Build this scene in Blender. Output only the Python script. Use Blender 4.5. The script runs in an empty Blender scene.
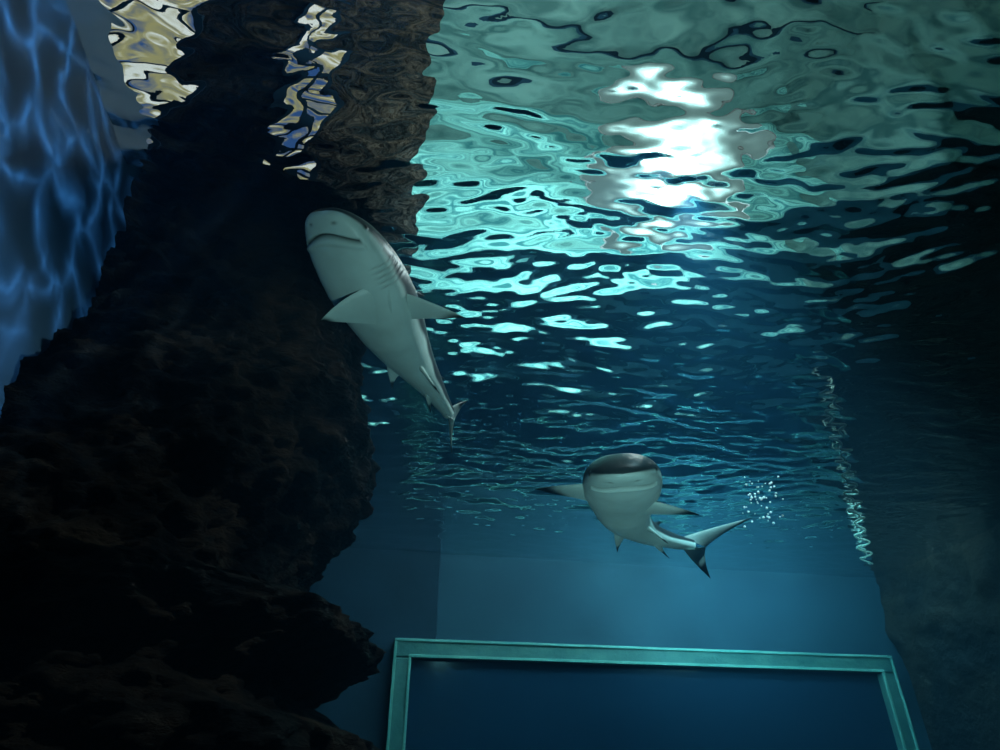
import bpy, math, numpy as np
from mathutils import Vector, Matrix, noise
rng=np.random.RandomState(7)
sc=bpy.context.scene
try: sc.view_settings.view_transform='Standard'
except: pass
TH=math.radians(32.7); CS=math.cos(TH); SN=math.sin(TH); F=667.0; CZ=1.5
WZ=4.0
YAW=math.radians(10)
def P(px,py,d):
    x=(px-500)/F*d; u=(375-py)/F*d
    return Vector((x,d*CS-u*SN,CZ+d*SN+u*CS))
def R(x,y,z=0):
    return Vector((x*math.cos(YAW)-y*math.sin(YAW),x*math.sin(YAW)+y*math.cos(YAW),z))
# ---------------- materials helpers
def mat(name):
    m=bpy.data.materials.new(name); m.use_nodes=True
    nt=m.node_tree; nt.nodes.clear()
    o=nt.nodes.new('ShaderNodeOutputMaterial')
    return m,nt,o
def N(nt,t,**k):
    n=nt.nodes.new(t)
    for a,b in k.items():
        if a in n.inputs: n.inputs[a].default_value=b
        else: setattr(n,a,b)
    return n
def rough_mat(name,c1,c2,scale,rough=.8,bump=.3,bscale=None,detail=8,spec=.3,dist=.02,stretch=(1,1,1),p=(.35,.68)):
    m,nt,o=mat(name); L=nt.links
    tc=N(nt,'ShaderNodeTexCoord'); n1=N(nt,'ShaderNodeTexNoise'); n1.inputs['Scale'].default_value=scale; n1.inputs['Detail'].default_value=detail
    mp=N(nt,'ShaderNodeMapping'); mp.inputs['Scale'].default_value=stretch; L.new(tc.outputs['Object'],mp.inputs['Vector'])
    L.new(mp.outputs[0],n1.inputs['Vector'])
    cr=N(nt,'ShaderNodeValToRGB'); cr.color_ramp.elements[0].position=p[0]; cr.color_ramp.elements[1].position=p[1]
    cr.color_ramp.elements[0].color=(*c1,1); cr.color_ramp.elements[1].color=(*c2,1)
    L.new(n1.outputs['Fac'],cr.inputs['Fac'])
    b=N(nt,'ShaderNodeBsdfPrincipled'); b.inputs['Roughness'].default_value=rough; b.inputs['Specular IOR Level'].default_value=spec
    L.new(cr.outputs['Color'],b.inputs['Base Color'])
    n2=N(nt,'ShaderNodeTexNoise'); n2.inputs['Scale'].default_value=bscale or scale*3; n2.inputs['Detail'].default_value=10
    L.new(tc.outputs['Object'],n2.inputs['Vector'])
    bp=N(nt,'ShaderNodeBump'); bp.inputs['Strength'].default_value=bump; bp.inputs['Distance'].default_value=dist
    L.new(n2.outputs['Fac'],bp.inputs['Height']); L.new(bp.outputs['Normal'],b.inputs['Normal'])
    L.new(b.outputs[0],o.inputs['Surface'])
    return m
def emis(name,c,s):
    m,nt,o=mat(name); e=N(nt,'ShaderNodeEmission'); e.inputs[0].default_value=(*c,1); e.inputs[1].default_value=s
    nt.links.new(e.outputs[0],o.inputs['Surface']); return m
def mesh_obj(name,v,f,m=None,smooth=False,parent=None):
    me=bpy.data.meshes.new(name); me.from_pydata([tuple(a) for a in v],[],f); me.update()
    ob=bpy.data.objects.new(name,me); sc.collection.objects.link(ob)
    if m: me.materials.append(m)
    if smooth: me.polygons.foreach_set('use_smooth',[True]*len(me.polygons))
    if parent: ob.parent=parent
    return ob
def boxf(name,x0,x1,y0,y1,z0,z1,m,parent=None,bev=0,fn=R):
    v=[fn(x,y,z) for z in (z0,z1) for y in (y0,y1) for x in (x0,x1)]
    f=[(0,2,3,1),(4,5,7,6),(0,1,5,4),(2,6,7,3),(0,4,6,2),(1,3,7,5)]
    ob=mesh_obj(name,v,f,m,parent=parent)
    if bev:
        b=ob.modifiers.new('b','BEVEL'); b.width=bev; b.segments=3
    return ob
box=boxf
# ---------------- tank shell
XL,XR,YB,YF=-1.35,6.4,-2.0,7.85
m_blue=rough_mat('painted_tank_wall',(.007,.042,.075),(.018,.075,.125),1.0,rough=.7,bump=.3,p=(.3,.7))
m_left=rough_mat('smooth_tank_panel',(.05,.12,.20),(.08,.15,.24),2,rough=.6,bump=.05)
m_rockw=rough_mat('rockwork_wall',(.005,.012,.016),(.030,.030,.026),1.6,rough=.9,bump=1,bscale=4,dist=.12)
m_floor=rough_mat('tank_floor_sand',(.05,.14,.20),(.08,.18,.24),3,rough=.9,bump=.4)
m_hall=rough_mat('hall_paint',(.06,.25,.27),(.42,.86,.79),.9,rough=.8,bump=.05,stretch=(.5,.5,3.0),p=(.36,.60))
m_ceil=rough_mat('hall_ceiling_paint',(.055,.12,.12),(.20,.31,.29),.8,rough=.9,bump=.1,p=(.38,.62))
T=.25
box('floor',XL-T,XR+T,YB-T,YF+T,-.25,0,m_floor)
box('wall_back',XL-T,XR+T,YF,YF+T,0,4.12,m_blue)
box('wall_left',XL-T,XL,YB,YF,0,4.12,m_left)
box('wall_front',XL-T,XR+T,YB-T,YB,0,4.12,m_blue)
def rocky_panel(name):
    ny,nz=200,90; v=[];f=[]
    for i in range(ny+1):
        y=YB+(YF-YB)*i/ny
        for j in range(nz+1):
            z=4.12*j/nz
            q=Vector((0,y*.7,z*.7))
            d=noise.fractal(q,1,2,5)*.22+noise.fractal(q*4,1,2,3)*.04
            v.append(R(XR+.05-max(-.02,d)*1,y,z))
    for i in range(ny):
        for j in range(nz):
            a=i*(nz+1)+j; f.append((a,a+1,a+nz+2,a+nz+1))
    n0=len(v)
    for y in (YB,YF):
        for z in (0,4.12): v.append(R(XR+.3,y,z))
    f.append((n0,n0+2,n0+3,n0+1))
    return mesh_obj(name,v,f,m_rockw,True)
rocky_panel('wall_right')
m_dark=rough_mat('dark_pilaster_paint',(.005,.025,.05),(.008,.034,.068),2)
box('trim_1',XL,.66,YF-.05,YF,0,4.11,m_dark,bev=.01)
m_frame=rough_mat('window_frame_paint',(.025,.12,.125),(.06,.19,.185),5,rough=.5,bump=.3,bscale=20)
m_lip=rough_mat('window_gasket_edge',(.09,.34,.33),(.16,.45,.42),5,rough=.4,bump=.2,bscale=20)
m_pane,nt,o=mat('window_acrylic'); b=N(nt,'ShaderNodeBsdfPrincipled'); b.inputs['Base Color'].default_value=(.006,.025,.055,1); b.inputs['Roughness'].default_value=.12
nt.links.new(b.outputs[0],o.inputs['Surface'])
win=bpy.data.objects.new('window_1',None); sc.collection.objects.link(win)
fx0,fx1,fz0,fz1=.2,6.15,.5,3.0; w=.19; d0=YF-.18
box('frame_top',fx0,fx1,d0,YF,fz1-w,fz1,m_frame,win,.02)
box('frame_bottom',fx0,fx1,d0,YF,fz0,fz0+w,m_frame,win,.02)
box('frame_left',fx0,fx0+w,d0,YF,fz0+w,fz1-w,m_frame,win,.02)
box('frame_right',fx1-w,fx1,d0,YF,fz0+w,fz1-w,m_frame,win,.02)
e_=.03
for (a,b2,z0_,z1_) in ((fx0,fx1,fz1-e_,fz1),(fx0+w-e_,fx1-w+e_,fz1-w,fz1-w+e_),(fx0,fx0+e_,fz0,fz1-e_),(fx0+w-e_,fx0+w,fz0+w,fz1-w),(fx1-e_,fx1,fz0,fz1-e_),(fx1-w,fx1-w+e_,fz0+w,fz1-w)):
    box('gasket_edge',a,b2,d0-.02,d0,z0_,z1_,m_lip,win,.006)
box('pane',fx0+w,fx1-w,YF-.09,YF-.055,fz0+w,fz1-w,m_pane,win)
# ---------------- hall above water
HX0,HX1,HY0,HY1,HZ=-5,9,-4,9.2,10.0
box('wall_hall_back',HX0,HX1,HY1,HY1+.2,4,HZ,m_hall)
box('wall_hall_right',HX1,HX1+.2,HY0,HY1,4,HZ,m_ceil)
box('wall_hall_left',HX0-.2,HX0,HY0,HY1,4,HZ,m_dark)
box('wall_hall_front',HX0,HX1,HY0-.2,HY0,4,HZ,m_ceil)
box('ceiling',HX0,HX1,HY0,HY1,HZ,HZ+.2,m_ceil)
for k in range(3):
    box('ceiling_beam'+('' if k==0 else '.%03d'%k),HX0,HX1,2.0+k*2.2,2.12+k*2.2,HZ-.2,HZ,m_dark)
m_deck=rough_mat('deck_concrete',(.12,.13,.12),(.2,.2,.18),2)
box('floor_deck_back',HX0,HX1,YF+T,HY1,3.9,4.12,m_deck)
box('floor_deck_left',HX0,XL-T,HY0,YF+T,3.9,4.12,m_deck)
box('floor_deck_right',XR+T,HX1,HY0,YF+T,3.9,4.12,m_deck)
# partition with lit windows above the rock
A_=Vector((-4.4,2.4)); B_=Vector((-.80,4.68)); e1=(B_-A_).normalized(); e2=Vector((-e1.y,e1.x)); PLN=(B_-A_).length
def PR(x,y,z): p=A_+e1*x+e2*y; return Vector((p.x,p.y,z))
m_cladding_refl=rough_mat('brown_cladding_rock_reflection',(.004,.006,.007),(.085,.058,.042),3.6,p=(.44,.68),bump=1,dist=.1)
box('wall_partition',0,PLN,0,.12,4.3,9.9,m_cladding_refl,fn=PR)  # partition, widened in mottled brown to stand in for the rock's reflection
m_cream,nt,o=mat('lit_window_glass'); e=N(nt,'ShaderNodeEmission'); tc=N(nt,'ShaderNodeTexCoord'); n1=N(nt,'ShaderNodeTexNoise'); n1.inputs['Scale'].default_value=3.5
nt.links.new(tc.outputs['Object'],n1.inputs['Vector']); cr=N(nt,'ShaderNodeValToRGB'); el=cr.color_ramp.elements
el[0].position=.35; el[0].color=(.03,.08,.22,1); el[1].position=.60; el[1].color=(.78,.79,.74,1); k_=el.new(.5); k_.color=(.36,.32,.14,1)
nt.links.new(n1.outputs['Fac'],cr.inputs['Fac']); nt.links.new(cr.outputs['Color'],e.inputs[0]); e.inputs[1].default_value=.9; nt.links.new(e.outputs[0],o.inputs['Surface'])
hw=bpy.data.objects.new('window_2',None); sc.collection.objects.link(hw)
for (a,b2) in ((.85,1.9),(2.8,3.15)):
    box('glass',a,b2,-.03,-.01,4.62,6.9,m_cream,hw,fn=PR)
    for xx in (a-.06,(a+b2)/2-.04,b2): box('stile',xx,xx+.06,-.06,0,4.6,6.95,m_dark,hw,fn=PR)
    for zz in (4.56,5.2,6.0,6.9): box('rail',a-.06,b2+.06,-.06,0,zz,zz+.06,m_dark,hw,fn=PR)
# ---------------- water body
m_w,nt,o=mat('tank_water')
g=N(nt,'ShaderNodeBsdfGlass'); g.inputs['IOR'].default_value=1.333; g.inputs['Roughness'].default_value=0; g.inputs['Color'].default_value=(1,1,1,1)
nt.links.new(g.outputs[0],o.inputs['Surface'])
va=N(nt,'ShaderNodeVolumeScatter'); va.inputs['Color'].default_value=(.12,.50,.9,1); va.inputs['Density'].default_value=.033; va.inputs['Anisotropy'].default_value=.25
vb=N(nt,'ShaderNodeVolumeAbsorption'); vb.inputs['Color'].default_value=(.0,.74,.97,1); vb.inputs['Density'].default_value=.08
ad=N(nt,'ShaderNodeAddShader'); nt.links.new(va.outputs[0],ad.inputs[0]); nt.links.new(vb.outputs[0],ad.inputs[1]); nt.links.new(ad.outputs[0],o.inputs['Volume'])
x0,x1,y0,y1=XL-.12,XR+.12,YB-.12,YF+.12
nx,ny=int((x1-x0)/.016),int((y1-y0)/.0125)
gx,gy=np.meshgrid(np.linspace(x0,x1,nx),np.linspace(y0,y1,ny))
h=np.zeros_like(gx)
wx=gx+.06*np.sin(gy*2.1+1)+.05*np.sin(gx*3.3+gy*1.4); wy=gy+.06*np.sin(gx*1.9)+.04*np.sin(gy*4.1-gx*2.2)
for k in range(160):
    lam=.055*(8**rng.rand())
    a=math.pi/2+rng.randn()*.40
    kk=2*math.pi/lam; sl=.0138 if lam>.09 else .010
    ph=rng.rand()*6.28
    h+=sl/kk*np.sin(kk*(math.cos(a)*wx+math.sin(a)*wy)+ph)
h+=WZ
c,s=math.cos(YAW),math.sin(YAW)
V=np.stack([gx*c-gy*s,gx*s+gy*c,h],-1).reshape(-1,3)
idx=np.arange(nx*ny).reshape(ny,nx)
q=np.stack([idx[:-1,:-1],idx[:-1,1:],idx[1:,1:],idx[1:,:-1]],-1).reshape(-1,4)
bound=list(idx[0,:])+list(idx[1:,-1])+list(idx[-1,-2::-1])+list(idx[-2:0:-1,0])
nb=len(bound); n0=nx*ny
low=V[bound].copy(); low[:,2]=-.12
faces=q.tolist()
for i in range(nb):
    j=(i+1)%nb; faces.append((int(bound[j]),int(bound[i]),n0+i,n0+j))
faces.append(tuple(n0+i for i in range(nb-1,-1,-1)))
wat=mesh_obj('tank_water',np.vstack([V,low]).tolist(),faces,m_w)
sm=[True]*(len(q))+[False]*(nb+1); wat.data.polygons.foreach_set('use_smooth',sm)
# ---------------- rock outcrop
m_rock,nt,o=mat('dark_reef_rock'); L=nt.links
tc=N(nt,'ShaderNodeTexCoord'); n1=N(nt,'ShaderNodeTexNoise'); n1.inputs['Scale'].default_value=4; n1.inputs['Detail'].default_value=12
L.new(tc.outputs['Object'],n1.inputs['Vector'])
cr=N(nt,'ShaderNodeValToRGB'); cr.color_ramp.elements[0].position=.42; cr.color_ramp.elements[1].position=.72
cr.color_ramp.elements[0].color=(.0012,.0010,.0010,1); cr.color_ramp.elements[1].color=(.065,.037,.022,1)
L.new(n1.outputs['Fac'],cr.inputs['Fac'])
b=N(nt,'ShaderNodeBsdfPrincipled'); b.inputs['Roughness'].default_value=.85; b.inputs['Specular IOR Level'].default_value=.1
L.new(cr.outputs['Color'],b.inputs['Base Color'])
mp=N(nt,'ShaderNodeMapping'); mp.inputs['Scale'].default_value=(1,1,2.2); L.new(tc.outputs['Object'],mp.inputs['Vector'])
n2=N(nt,'ShaderNodeTexNoise'); n2.inputs['Scale'].default_value=11; n2.inputs['Detail'].default_value=12; n2.inputs['Roughness'].default_value=.7
L.new(mp.outputs[0],n2.inputs['Vector'])
bp=N(nt,'ShaderNodeBump'); bp.inputs['Strength'].default_value=1; bp.inputs['Distance'].default_value=.12
L.new(n2.outputs['Fac'],bp.inputs['Height']); L.new(bp.outputs[0],b.inputs['Normal']); L.new(b.outputs[0],o.inputs['Surface'])
prof=[(-1.5,-.5),(-.6,-.45),(0,-.50),(.13,-.48),(.20,-.50),(.25,-.66),(.34,-.78),(.44,-.66),(.49,-.52),(.57,-.50),(.62,-.68),(.68,-.90),(.80,-.94),(1.0,-.86),(1.15,-.77),(1.28,-.70),(1.5,-.66),(1.7,-.71),(1.95,-.80),(2.3,-.80),(2.5,-.62),(2.62,-.72),(2.78,-1.3)]
pz=[a for a,_ in prof]; pxr=[b_ for _,b_ in prof]
nz,na=400,340; v=[];f=[]
ZT=2.78
for i in range(nz+1):
    zr=-1.5+(ZT+1.5)*i/nz; zw=zr+CZ
    xr=np.interp(zr,pz,pxr)
    yf=np.interp(zr,[-1.5,.2,.9,1.2,2.2,2.6,2.78],[1.6,1.75,1.86,2.0,2.28,2.25,2.5])
    yc=2.85; cx=-1.75
    for j in range(na):
        a=2*math.pi*j/na
        ca,sa=math.cos(a),math.sin(a)
        n=2.6
        r=(abs(ca)**n+abs(sa)**n)**(-1/n)
        rx=xr-cx; ry=(yc-yf) if sa<0 else 1.0
        x=cx+rx*r*ca; y=yc+ry*r*sa
        qv=Vector((x*1.0,y*1.0,zr*1.5))
        d=noise.fractal(qv*1.6,1,2,3)*.10 + (noise.ridged_multi_fractal(qv*3.2,1,2.1,7,1,2)-1.0)*.06+ noise.fractal(qv*8,.8,2,5)*.06
        k=.55+.45*min(1,abs(sa)*1.2) if ca>0 else 1
        x+=d*ca*k; y+=d*sa
        rxm=x*c+y*s; rym=-x*s+y*c
        if rxm<XL-.06:
            rxm=XL-.06
            x=rxm*c-rym*s; y=rxm*s+rym*c
        v.append((x,y,zw))
for i in range(nz):
    for j in range(na):
        a0=i*na+j; a1=i*na+(j+1)%na
        f.append((a0,a1,a1+na,a0+na))
f.append(tuple(range(na-1,-1,-1))); f.append(tuple(nz*na+j for j in range(na)))
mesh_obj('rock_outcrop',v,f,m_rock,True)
# ---------------- sharks
m_sh,nt,o=mat('shark_skin'); L=nt.links
at=N(nt,'ShaderNodeVertexColor'); at.layer_name='skin'
tc=N(nt,'ShaderNodeTexCoord'); n1=N(nt,'ShaderNodeTexNoise'); n1.inputs['Scale'].default_value=14; n1.inputs['Detail'].default_value=6
L.new(tc.outputs['Object'],n1.inputs['Vector'])
mr=N(nt,'ShaderNodeMapRange'); mr.inputs['To Min'].default_value=.78; mr.inputs['To Max'].default_value=1.12
L.new(n1.outputs['Fac'],mr.inputs['Value'])
vm=N(nt,'ShaderNodeVectorMath'); vm.operation='SCALE'; L.new(at.outputs['Color'],vm.inputs[0]); L.new(mr.outputs[0],vm.inputs['Scale'])
b=N(nt,'ShaderNodeBsdfPrincipled'); b.inputs['Roughness'].default_value=.42; b.inputs['Specular IOR Level'].default_value=.35
L.new(vm.outputs[0],b.inputs['Base Color']); L.new(b.outputs[0],o.inputs['Surface'])
BEL=np.array((.62,.79,.75)); DOR=np.array((.035,.05,.056)); BLK=np.array((.006,.008,.01))
def catmull(pts):
    pts=[pts[0]*2-pts[1]]+pts+[pts[-1]*2-pts[-2]]
    out=[]
    for i in range(1,len(pts)-2):
        for k in range(40):
            t=k/40; p0,p1,p2,p3=pts[i-1:i+3]
            out.append(.5*((2*p1)+(p2-p0)*t+(2*p0-5*p1+4*p2-p3)*t*t+(3*p1-p0-3*p2+p3)*t**3))
    out.append(pts[-2]); A=np.array([tuple(p) for p in out])
    for _ in range(25): A[1:-1]=.25*A[:-2]+.5*A[1:-1]+.25*A[2:]
    dl=np.r_[0,np.cumsum(np.linalg.norm(np.diff(A,axis=0),axis=1))]
    return A,dl
def smooth(x,a,b_):
    t=min(1,max(0,(x-a)/(b_-a))); return t*t*(3-2*t)
def shark(name,spine,U0,pl,pr,cu,cl,WS=1.0,pchord=(.195,.30),ptip=.9,pdeg=(8,58)):
    A,dl=catmull([Vector(p) for p in spine]); PL=dl[-1]; LL=PL/.80
    def at_s(sv):
        d_=min(sv*LL,PL); p=np.array([np.interp(d_,dl,A[:,k]) for k in range(3)])
        e=.02*LL; p2=np.array([np.interp(min(d_+e,PL),dl,A[:,k]) for k in range(3)]); p1=np.array([np.interp(max(d_-e,0),dl,A[:,k]) for k in range(3)])
        fw=p1-p2; fw/=np.linalg.norm(fw)
        u=np.array(U0)-np.dot(U0,fw)*fw; u/=np.linalg.norm(u); r=np.cross(fw,u)
        return p,fw,u,r
    S=[0,.001,.004,.012,.025,.045,.08,.12,.17,.23,.3,.4,.5,.6,.7,.77,.80]
    W=[.0,.017,.032,.047,.060,.072,.086,.095,.101,.103,.098,.083,.064,.044,.028,.019,.016]
    TP=[0,.008,.015,.023,.031,.041,.055,.065,.075,.082,.084,.076,.061,.043,.028,.020,.019]
    BT=[0,.006,.011,.017,.023,.031,.044,.054,.062,.068,.069,.066,.054,.038,.025,.019,.018]
    sq=np.sqrt(S)
    def sec(sv):
        t=math.sqrt(sv); return [np.interp(t,sq,k)*LL*WS for k in (W,TP,BT)]
    v=[];f=[];col=[]
    ns,na=220,112
    def pt(sv,th,extra=0):
        p,fw,u,r=at_s(sv); w_,t_,b_=sec(sv)
        co,si=math.cos(th),math.sin(th)
        rr=(abs(co)**2.25+abs(si)**2.25)**(-1/2.25)
        return p+r*(w_*rr*co+extra*co)+u*((t_ if si>0 else b_)*rr*si+extra*si)
    for i in range(ns+1):
        sv=.8*(i/ns)**1.5
        for j in range(na):
            th=2*math.pi*j/na; si=math.sin(th); co=math.cos(th)
            bd=.02+.12*math.sin(sv*17)*(sv>.15)+.04*math.sin(sv*60)
            if sv<.12: bd=.12
            k=smooth(si,bd-.10,bd+.14)
            cc=BEL*(1-k)+DOR*k
            ex=0
            if si<-.10:
                sm_=.046+.040*abs(co)**2.2
                dd=abs(sv-sm_)
                if abs(co)<.88:
                    mk=math.exp(-(dd/.0042)**2); cc=cc*(1-.95*mk)+BLK*.95*mk; ex-=.010*LL*mk
                    lip=math.exp(-((sv-sm_-.013)/.007)**2); ex+=.0035*LL*lip
            for sg in (-1,1):
                dn=((sv-.022)/.0035)**2+((co-sg*.55)/.10)**2+((si<0)==False)*50
                mk=math.exp(-dn); cc=cc*(1-.6*mk); ex-=.003*LL*mk
                de=((sv-.062)/.006)**2+((si-.18)/.12)**2+((co*sg)<0)*50
                mk=math.exp(-de**2); cc=cc*(1-mk)+BLK*mk; ex+=.003*LL*mk
            if -.75<si<.45:
                for g_ in range(5):
                    dg=abs(sv-(.150+.0135*g_)-.01*si)
                    mk=math.exp(-(dg/.0018)**2)*smooth(.45-si,0,.2)*smooth(si+.75,0,.2)
                    cc=cc*(1-.35*mk); ex-=.0025*LL*mk
            v.append(pt(sv,th,ex)); col.append(cc)
    for i in range(ns):
        for j in range(na):
            a0=i*na+j; a1=i*na+(j+1)%na; f.append((a0,a0+na,a1+na,a1))
    f.append(tuple(ns*na+j for j in range(na)))
    def bez(a,c_,b2,t): return a*(1-t)**2+c_*2*t*(1-t)+b2*t*t
    def fin(R1,R2,Tp,fw,th=.012,bul=.12,con=.22,ctop=DOR,cbot=DOR,tip=.78,nref=None):
        nonlocal v,f,col
        nu,nv=30,16
        span=np.linalg.norm(Tp-(R1+R2)/2)
        C1=(R1+Tp)/2+fw*span*bul; C2=(R2*.62+Tp*.38)+fw*span*con
        nn=np.cross(R2-R1,Tp-R1); nn/=np.linalg.norm(nn)
        if nref is not None and np.dot(nn,nref)<0: nn=-nn
        for side in (1,-1):
            base=len(v)
            for i in range(nu+1):
                u_=i/nu*.985
                Lp=bez(R1,C1,Tp,u_); Tr=bez(R2,C2,Tp,u_)
                for j in range(nv+1):
                    t=j/nv
                    foil=2.6*math.sqrt(t)*(1-t)
                    p=Lp*(1-t)+Tr*t+nn*side*th*LL*foil*(1-u_)**.6*(1+1.2*math.exp(-u_*9))
                    v.append(p)
                    ed=smooth(u_+ (t*.10),tip-.05,tip+.08)
                    base_c=ctop if side>0 else cbot
                    col.append(base_c*(1-ed)+BLK*ed)
            for i in range(nu):
                for j in range(nv):
                    a0=base+i*(nv+1)+j
                    q_=(a0,a0+1,a0+nv+2,a0+nv+1)
                    f.append(q_ if side>0 else q_[::-1])
    GR=BEL*.75
    for tipw,sg in ((pl,-1),(pr,1)):
        def ang(d): return math.radians(-d) if sg>0 else math.pi+math.radians(d)
        def rp(sv,d): return pt(sv,ang(d))*.85+at_s(sv)[0]*.15
        p,fw,u,r=at_s(.23)
        fin(rp(pchord[0],pdeg[0]),rp(pchord[1],pdeg[1]),np.array(tipw),fw,th=.012,bul=.2,con=.02,ctop=DOR,cbot=BEL*.95,tip=ptip,nref=u)
    def vfin(s0,s1,hh,back,up_sign,c_,tip,side=0,wth=.008):
        p0,fw,u,r=at_s(s0); d=u*up_sign+r*side; d/=np.linalg.norm(d)
        th=math.atan2(up_sign,side if side else 1e-6)
        R1=pt(s0,th)*.85+at_s(s0)[0]*.15; R2=pt(s1,th)*.85+at_s(s1)[0]*.15
        Tp=R2+d*hh*LL-fw*back*LL
        fin(R1,R2,Tp,fw,th=wth,bul=.15,con=.3,ctop=c_,cbot=c_,tip=tip)
    vfin(.29,.42,.11,.03,1,DOR,.72)
    vfin(.63,.68,.035,.025,1,DOR,.6,wth=.005)
    vfin(.64,.69,.035,.03,-1,BEL*.8,.6,wth=.005)
    for sg in (-1,1): vfin(.49,.57,.055,.04,-.7,BEL*.9,.75,side=sg*1.0,wth=.006)
    pe,fw,u,r=at_s(.80); notch=pe-fw*.045*LL
    cu=np.array(cu); cl=np.array(cl)
    fin(pt(.765,math.pi/2),notch,cu,fw,th=.007,bul=.05,con=.10,ctop=GR*.6,cbot=GR*.6,tip=.85)
    fin(pt(.765,-math.pi/2),notch,cl,fw,th=.007,bul=.12,con=.16,ctop=GR*.6,cbot=GR*.6,tip=.6)
    ob=mesh_obj(name,v,f,m_sh,True)
    ca=ob.data.color_attributes.new('skin','FLOAT_COLOR','POINT')
    ca.data.foreach_set('color',np.c_[np.array(col),np.ones(len(col))].astype(np.float32).ravel())
    return ob
sp1=[P(321,211,1.90),P(347,251,2.0),P(376,302,2.14),P(404,349,2.32),P(432,388,2.48),P(449,413,2.6)]
shark('blacktip_shark',sp1,(.36,0,1),P(320,321,1.98),P(466,318,2.06),P(452,455,2.72),P(468,400,2.66),WS=1.12,pchord=(.195,.315),ptip=.93,pdeg=(20,50))
sp2=[P(623,474,2.5),P(623,477,2.65),P(622,492,2.95),P(626,515,3.2),P(645,532,3.38),P(672,541,3.45),P(693,545,3.48)]
shark('blacktip_shark.001',sp2,(.0,0,1),P(533,489,2.92),P(701,515,2.9),P(754,517,3.55),P(711,579,3.5),WS=.96,pchord=(.18,.31),ptip=.82,pdeg=(5,62))
# ---------------- bubbles
m_b,nt,o=mat('air_bubble'); b=N(nt,'ShaderNodeBsdfPrincipled'); b.inputs['Base Color'].default_value=(.85,.9,.9,1); b.inputs['Roughness'].default_value=.2
b.inputs['Emission Color'].default_value=(.8,.75,.6,1); b.inputs['Emission Strength'].default_value=.1  # faint glow added in place of light the bubbles don't catch
nt.links.new(b.outputs[0],o.inputs['Surface'])
import bmesh
bm=bmesh.new()
for k in range(60):
    p=P(760+rng.randn()*12,503+rng.randn()*14,3.9+rng.randn()*.15)
    bmesh.ops.create_icosphere(bm,subdivisions=2,radius=.003+.005*rng.rand(),matrix=Matrix.Translation(p))
me=bpy.data.meshes.new('air_bubbles'); bm.to_mesh(me); bm.free(); me.materials.append(m_b)
sc.collection.objects.link(bpy.data.objects.new('air_bubbles',me))
# wavy strand imitating the tank corner's reflection, just under the surface
m_refl=rough_mat('pale_reflection',(.20,.4,.38),(.32,.5,.48),30)
cu_=bpy.data.curves.new('corner_reflection','CURVE'); cu_.dimensions='3D'; cu_.bevel_depth=.009; cu_.bevel_resolution=3
spn=cu_.splines.new('NURBS'); npt=110; spn.points.add(npt-1)
def onsurf(px,py,z):
    d=Vector(P(px,py,1))-Vector((0,0,CZ)); t=(z-CZ)/d.z; return Vector((d.x*t,d.y*t,z))
a0=onsurf(868,566,3.91); a1=onsurf(828,385,3.91)
for k in range(npt):
    t=k/(npt-1); p=a0.lerp(a1,t)
    p.x+=.05*math.sin(k*1.7)+.05*math.sin(k*.63); p.z+=.02*math.sin(k*1.1)
    spn.points[k].co=(*p,1)
cu_.materials.append(m_refl); sc.collection.objects.link(bpy.data.objects.new('corner_reflection',cu_))
# ---------------- hall floodlight
fl=bpy.data.objects.new('floodlight',None); sc.collection.objects.link(fl)
lp=Vector((2.36,6.15,6.35)); aim=Vector((.8,2.03,4)); dr=(aim-lp).normalized(); rot=dr.to_track_quat('Z','Y').to_matrix().to_4x4()
def lathe(name,pr_,m,parent,seg=48):
    v=[];f=[]
    for r_,z_ in pr_:
        for j in range(seg):
            a=2*math.pi*j/seg; v.append(Vector((r_*math.cos(a),r_*math.sin(a),z_)))
    for i in range(len(pr_)-1):
        for j in range(seg):
            a0=i*seg+j;a1=i*seg+(j+1)%seg; f.append((a0,a1,a1+seg,a0+seg))
    ob=mesh_obj(name,v,f,m,True,parent); ob.matrix_local=Matrix.Translation(lp)@rot; return ob
m_metal=rough_mat('lamp_housing',(.1,.1,.1),(.15,.15,.15),5)
lathe('lens',[(.001,.04),(.10,.035),(.20,.02),(.34,0)],emis('lamp_lens_glow',(1,.99,.95),80),fl)
m_halo,nt,o=mat('lamp_halo_falloff'); e=N(nt,'ShaderNodeEmission'); tc=N(nt,'ShaderNodeTexCoord'); ln=N(nt,'ShaderNodeVectorMath'); ln.operation='LENGTH'  # emission fading with radius imitates the glow around the lamp
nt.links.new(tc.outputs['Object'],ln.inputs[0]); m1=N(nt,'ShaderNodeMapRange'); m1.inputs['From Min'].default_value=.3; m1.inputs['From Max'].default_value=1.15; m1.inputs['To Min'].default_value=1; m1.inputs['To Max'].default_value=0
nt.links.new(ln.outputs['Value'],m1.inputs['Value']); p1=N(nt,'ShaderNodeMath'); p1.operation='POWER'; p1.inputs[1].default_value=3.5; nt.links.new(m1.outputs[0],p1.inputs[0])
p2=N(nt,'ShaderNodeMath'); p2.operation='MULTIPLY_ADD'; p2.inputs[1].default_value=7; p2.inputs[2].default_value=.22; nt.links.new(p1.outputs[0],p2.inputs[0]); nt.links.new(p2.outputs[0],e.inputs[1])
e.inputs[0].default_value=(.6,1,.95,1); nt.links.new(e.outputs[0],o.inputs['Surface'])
lathe('halo_dish',[(.34,0),(.5,.02),(.75,.05),(1.1,.1)],m_halo,fl)  # added glowing dish, stands in for the lamp's halo
lathe('housing',[(.001,-.3),(.3,-.28),(.6,-.1),(1.12,.08),(1.14,.12),(1.11,.11)],m_metal,fl)
lathe('bracket',[(.03,-.3),(.03,-1.2),(.08,-1.2)],m_metal,fl,12)
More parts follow.
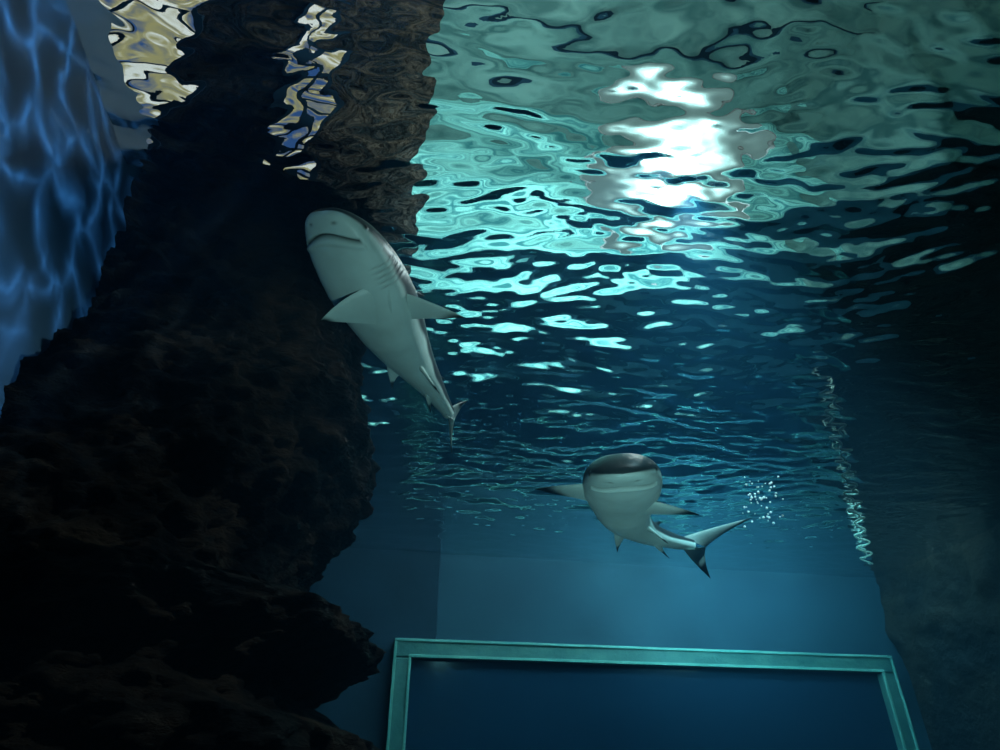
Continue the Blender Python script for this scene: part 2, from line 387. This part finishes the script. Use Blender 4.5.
# ---------------- lights
def light(name,t,loc,power,col,aim=None,rad=0,angle=60,blend=.5,size=1,size_y=None):
    l=bpy.data.lights.new(name,t); l.energy=power; l.color=col
    if t in('POINT','SPOT'): l.shadow_soft_size=rad
    if t=='SPOT': l.spot_size=math.radians(angle); l.spot_blend=blend
    if t=='AREA':
        l.shape='RECTANGLE'; l.size=size; l.size_y=size_y or size
    ob=bpy.data.objects.new(name,l); sc.collection.objects.link(ob); ob.location=loc
    if aim is not None: ob.rotation_euler=(Vector(aim)-Vector(loc)).to_track_quat('-Z','Y').to_euler()
    return ob
light('added_wall_glow','AREA',(2.5,6.9,3.35),38,(.45,1,1),aim=(2.75,8.4,4.2),size=1.4,size_y=.6)  # added unseen area light, brightens the back wall near the waterline
light('added_rim_light','SPOT',(.78,1.96,3.9),85,(.85,1,1),aim=(-.3,2.1,2.8),angle=75,blend=1)  # added unseen spot, rims the near shark and makes haze glow below the floodlight
light('added_soft_fill','SPOT',(.85,2.1,3.9),260,(.5,.92,1),aim=(2.0,5.6,0.2),angle=95,blend=1)  # added unseen spot, brightens the tank depths mirrored in the surface
light('added_shark_fill','SPOT',(.5,-.3,.9),74,(.66,1,.97),aim=P(388,315,2.25),angle=30,blend=1)  # added unseen fill for the near shark's belly
light('added_shark_fill.001','SPOT',(.2,-.4,.4),250,(.66,1,.97),aim=P(635,500,3.0),angle=15,blend=1)  # added unseen fill for the far shark's belly
light('hall_wall_wash','AREA',R(3.2,5.0,4.8),560,(.65,1,.99),aim=R(2.6,9.2,6.0),size=5,size_y=.6)
light('hall_ceiling_fill','AREA',R(2,3,5.5),130,(.75,1,.96),aim=R(2,4,10),size=3)
cl=light('caustic_spot','SPOT',(.5,.5,3.8),75,(.3,.6,1),aim=(-1.70,1.45,3.25),angle=58,blend=1)
l=cl.data; l.use_nodes=True; nt=l.node_tree; L=nt.links
em=[n for n in nt.nodes if n.type=='EMISSION'][0]
tc=N(nt,'ShaderNodeTexCoord'); sp=N(nt,'ShaderNodeSeparateXYZ'); L.new(tc.outputs['Normal'],sp.inputs[0])
dv=[]
for ax in 'XY':
    m_=N(nt,'ShaderNodeMath'); m_.operation='DIVIDE'; L.new(sp.outputs[ax],m_.inputs[0]); L.new(sp.outputs['Z'],m_.inputs[1]); dv.append(m_)
cb=N(nt,'ShaderNodeCombineXYZ'); L.new(dv[0].outputs[0],cb.inputs[0]); L.new(dv[1].outputs[0],cb.inputs[1])
def caust(nscale,amt,vscale,pwr,off,width):
    nz_=N(nt,'ShaderNodeTexNoise'); nz_.inputs['Scale'].default_value=nscale; nz_.inputs['Detail'].default_value=1.5; L.new(cb.outputs[0],nz_.inputs['Vector'])
    mx=N(nt,'ShaderNodeVectorMath'); mx.operation='MULTIPLY_ADD'; L.new(nz_.outputs['Color'],mx.inputs[0]); mx.inputs[1].default_value=(amt,amt,0); L.new(cb.outputs[0],mx.inputs[2])
    m2=N(nt,'ShaderNodeVectorMath'); m2.operation='ADD'; m2.inputs[1].default_value=(off,off*.7,0); L.new(mx.outputs[0],m2.inputs[0])
    vo=N(nt,'ShaderNodeTexVoronoi'); vo.feature='DISTANCE_TO_EDGE'; vo.voronoi_dimensions='2D'; vo.inputs['Scale'].default_value=vscale; L.new(m2.outputs[0],vo.inputs['Vector'])
    mr=N(nt,'ShaderNodeMapRange'); mr.inputs['From Max'].default_value=width; mr.inputs['To Min'].default_value=1; mr.inputs['To Max'].default_value=0; L.new(vo.outputs['Distance'],mr.inputs['Value'])
    pw=N(nt,'ShaderNodeMath'); pw.operation='POWER'; pw.inputs[1].default_value=pwr; L.new(mr.outputs[0],pw.inputs[0])
    return pw
A1=caust(7,.20,10,3.6,0,.5); A2=caust(9,.2,15,2.5,3.3,.45)
m0=N(nt,'ShaderNodeMath'); m0.operation='MULTIPLY'; L.new(A1.outputs[0],m0.inputs[0]); L.new(A2.outputs[0],m0.inputs[1])
mm=N(nt,'ShaderNodeMath'); mm.operation='MULTIPLY_ADD'; mm.inputs[1].default_value=.6; L.new(A1.outputs[0],mm.inputs[0]); L.new(m0.outputs[0],mm.inputs[2])
ml=N(nt,'ShaderNodeMath'); ml.operation='MULTIPLY_ADD'; ml.inputs[1].default_value=4.5; ml.inputs[2].default_value=.06; L.new(mm.outputs[0],ml.inputs[0])
L.new(ml.outputs[0],em.inputs['Strength'])
# world
w_=bpy.data.worlds.new('World'); sc.world=w_; w_.use_nodes=True
bg=w_.node_tree.nodes['Background']; bg.inputs[0].default_value=(.02,.05,.06,1); bg.inputs[1].default_value=.3
# camera
cam=bpy.data.cameras.new('camera'); cam.lens=24.012; cam.sensor_width=36; cam.clip_start=.01
co_=bpy.data.objects.new('camera',cam); sc.collection.objects.link(co_); co_.location=(0,0,CZ); co_.rotation_euler=(math.pi/2+TH,0,0)
sc.camera=co_
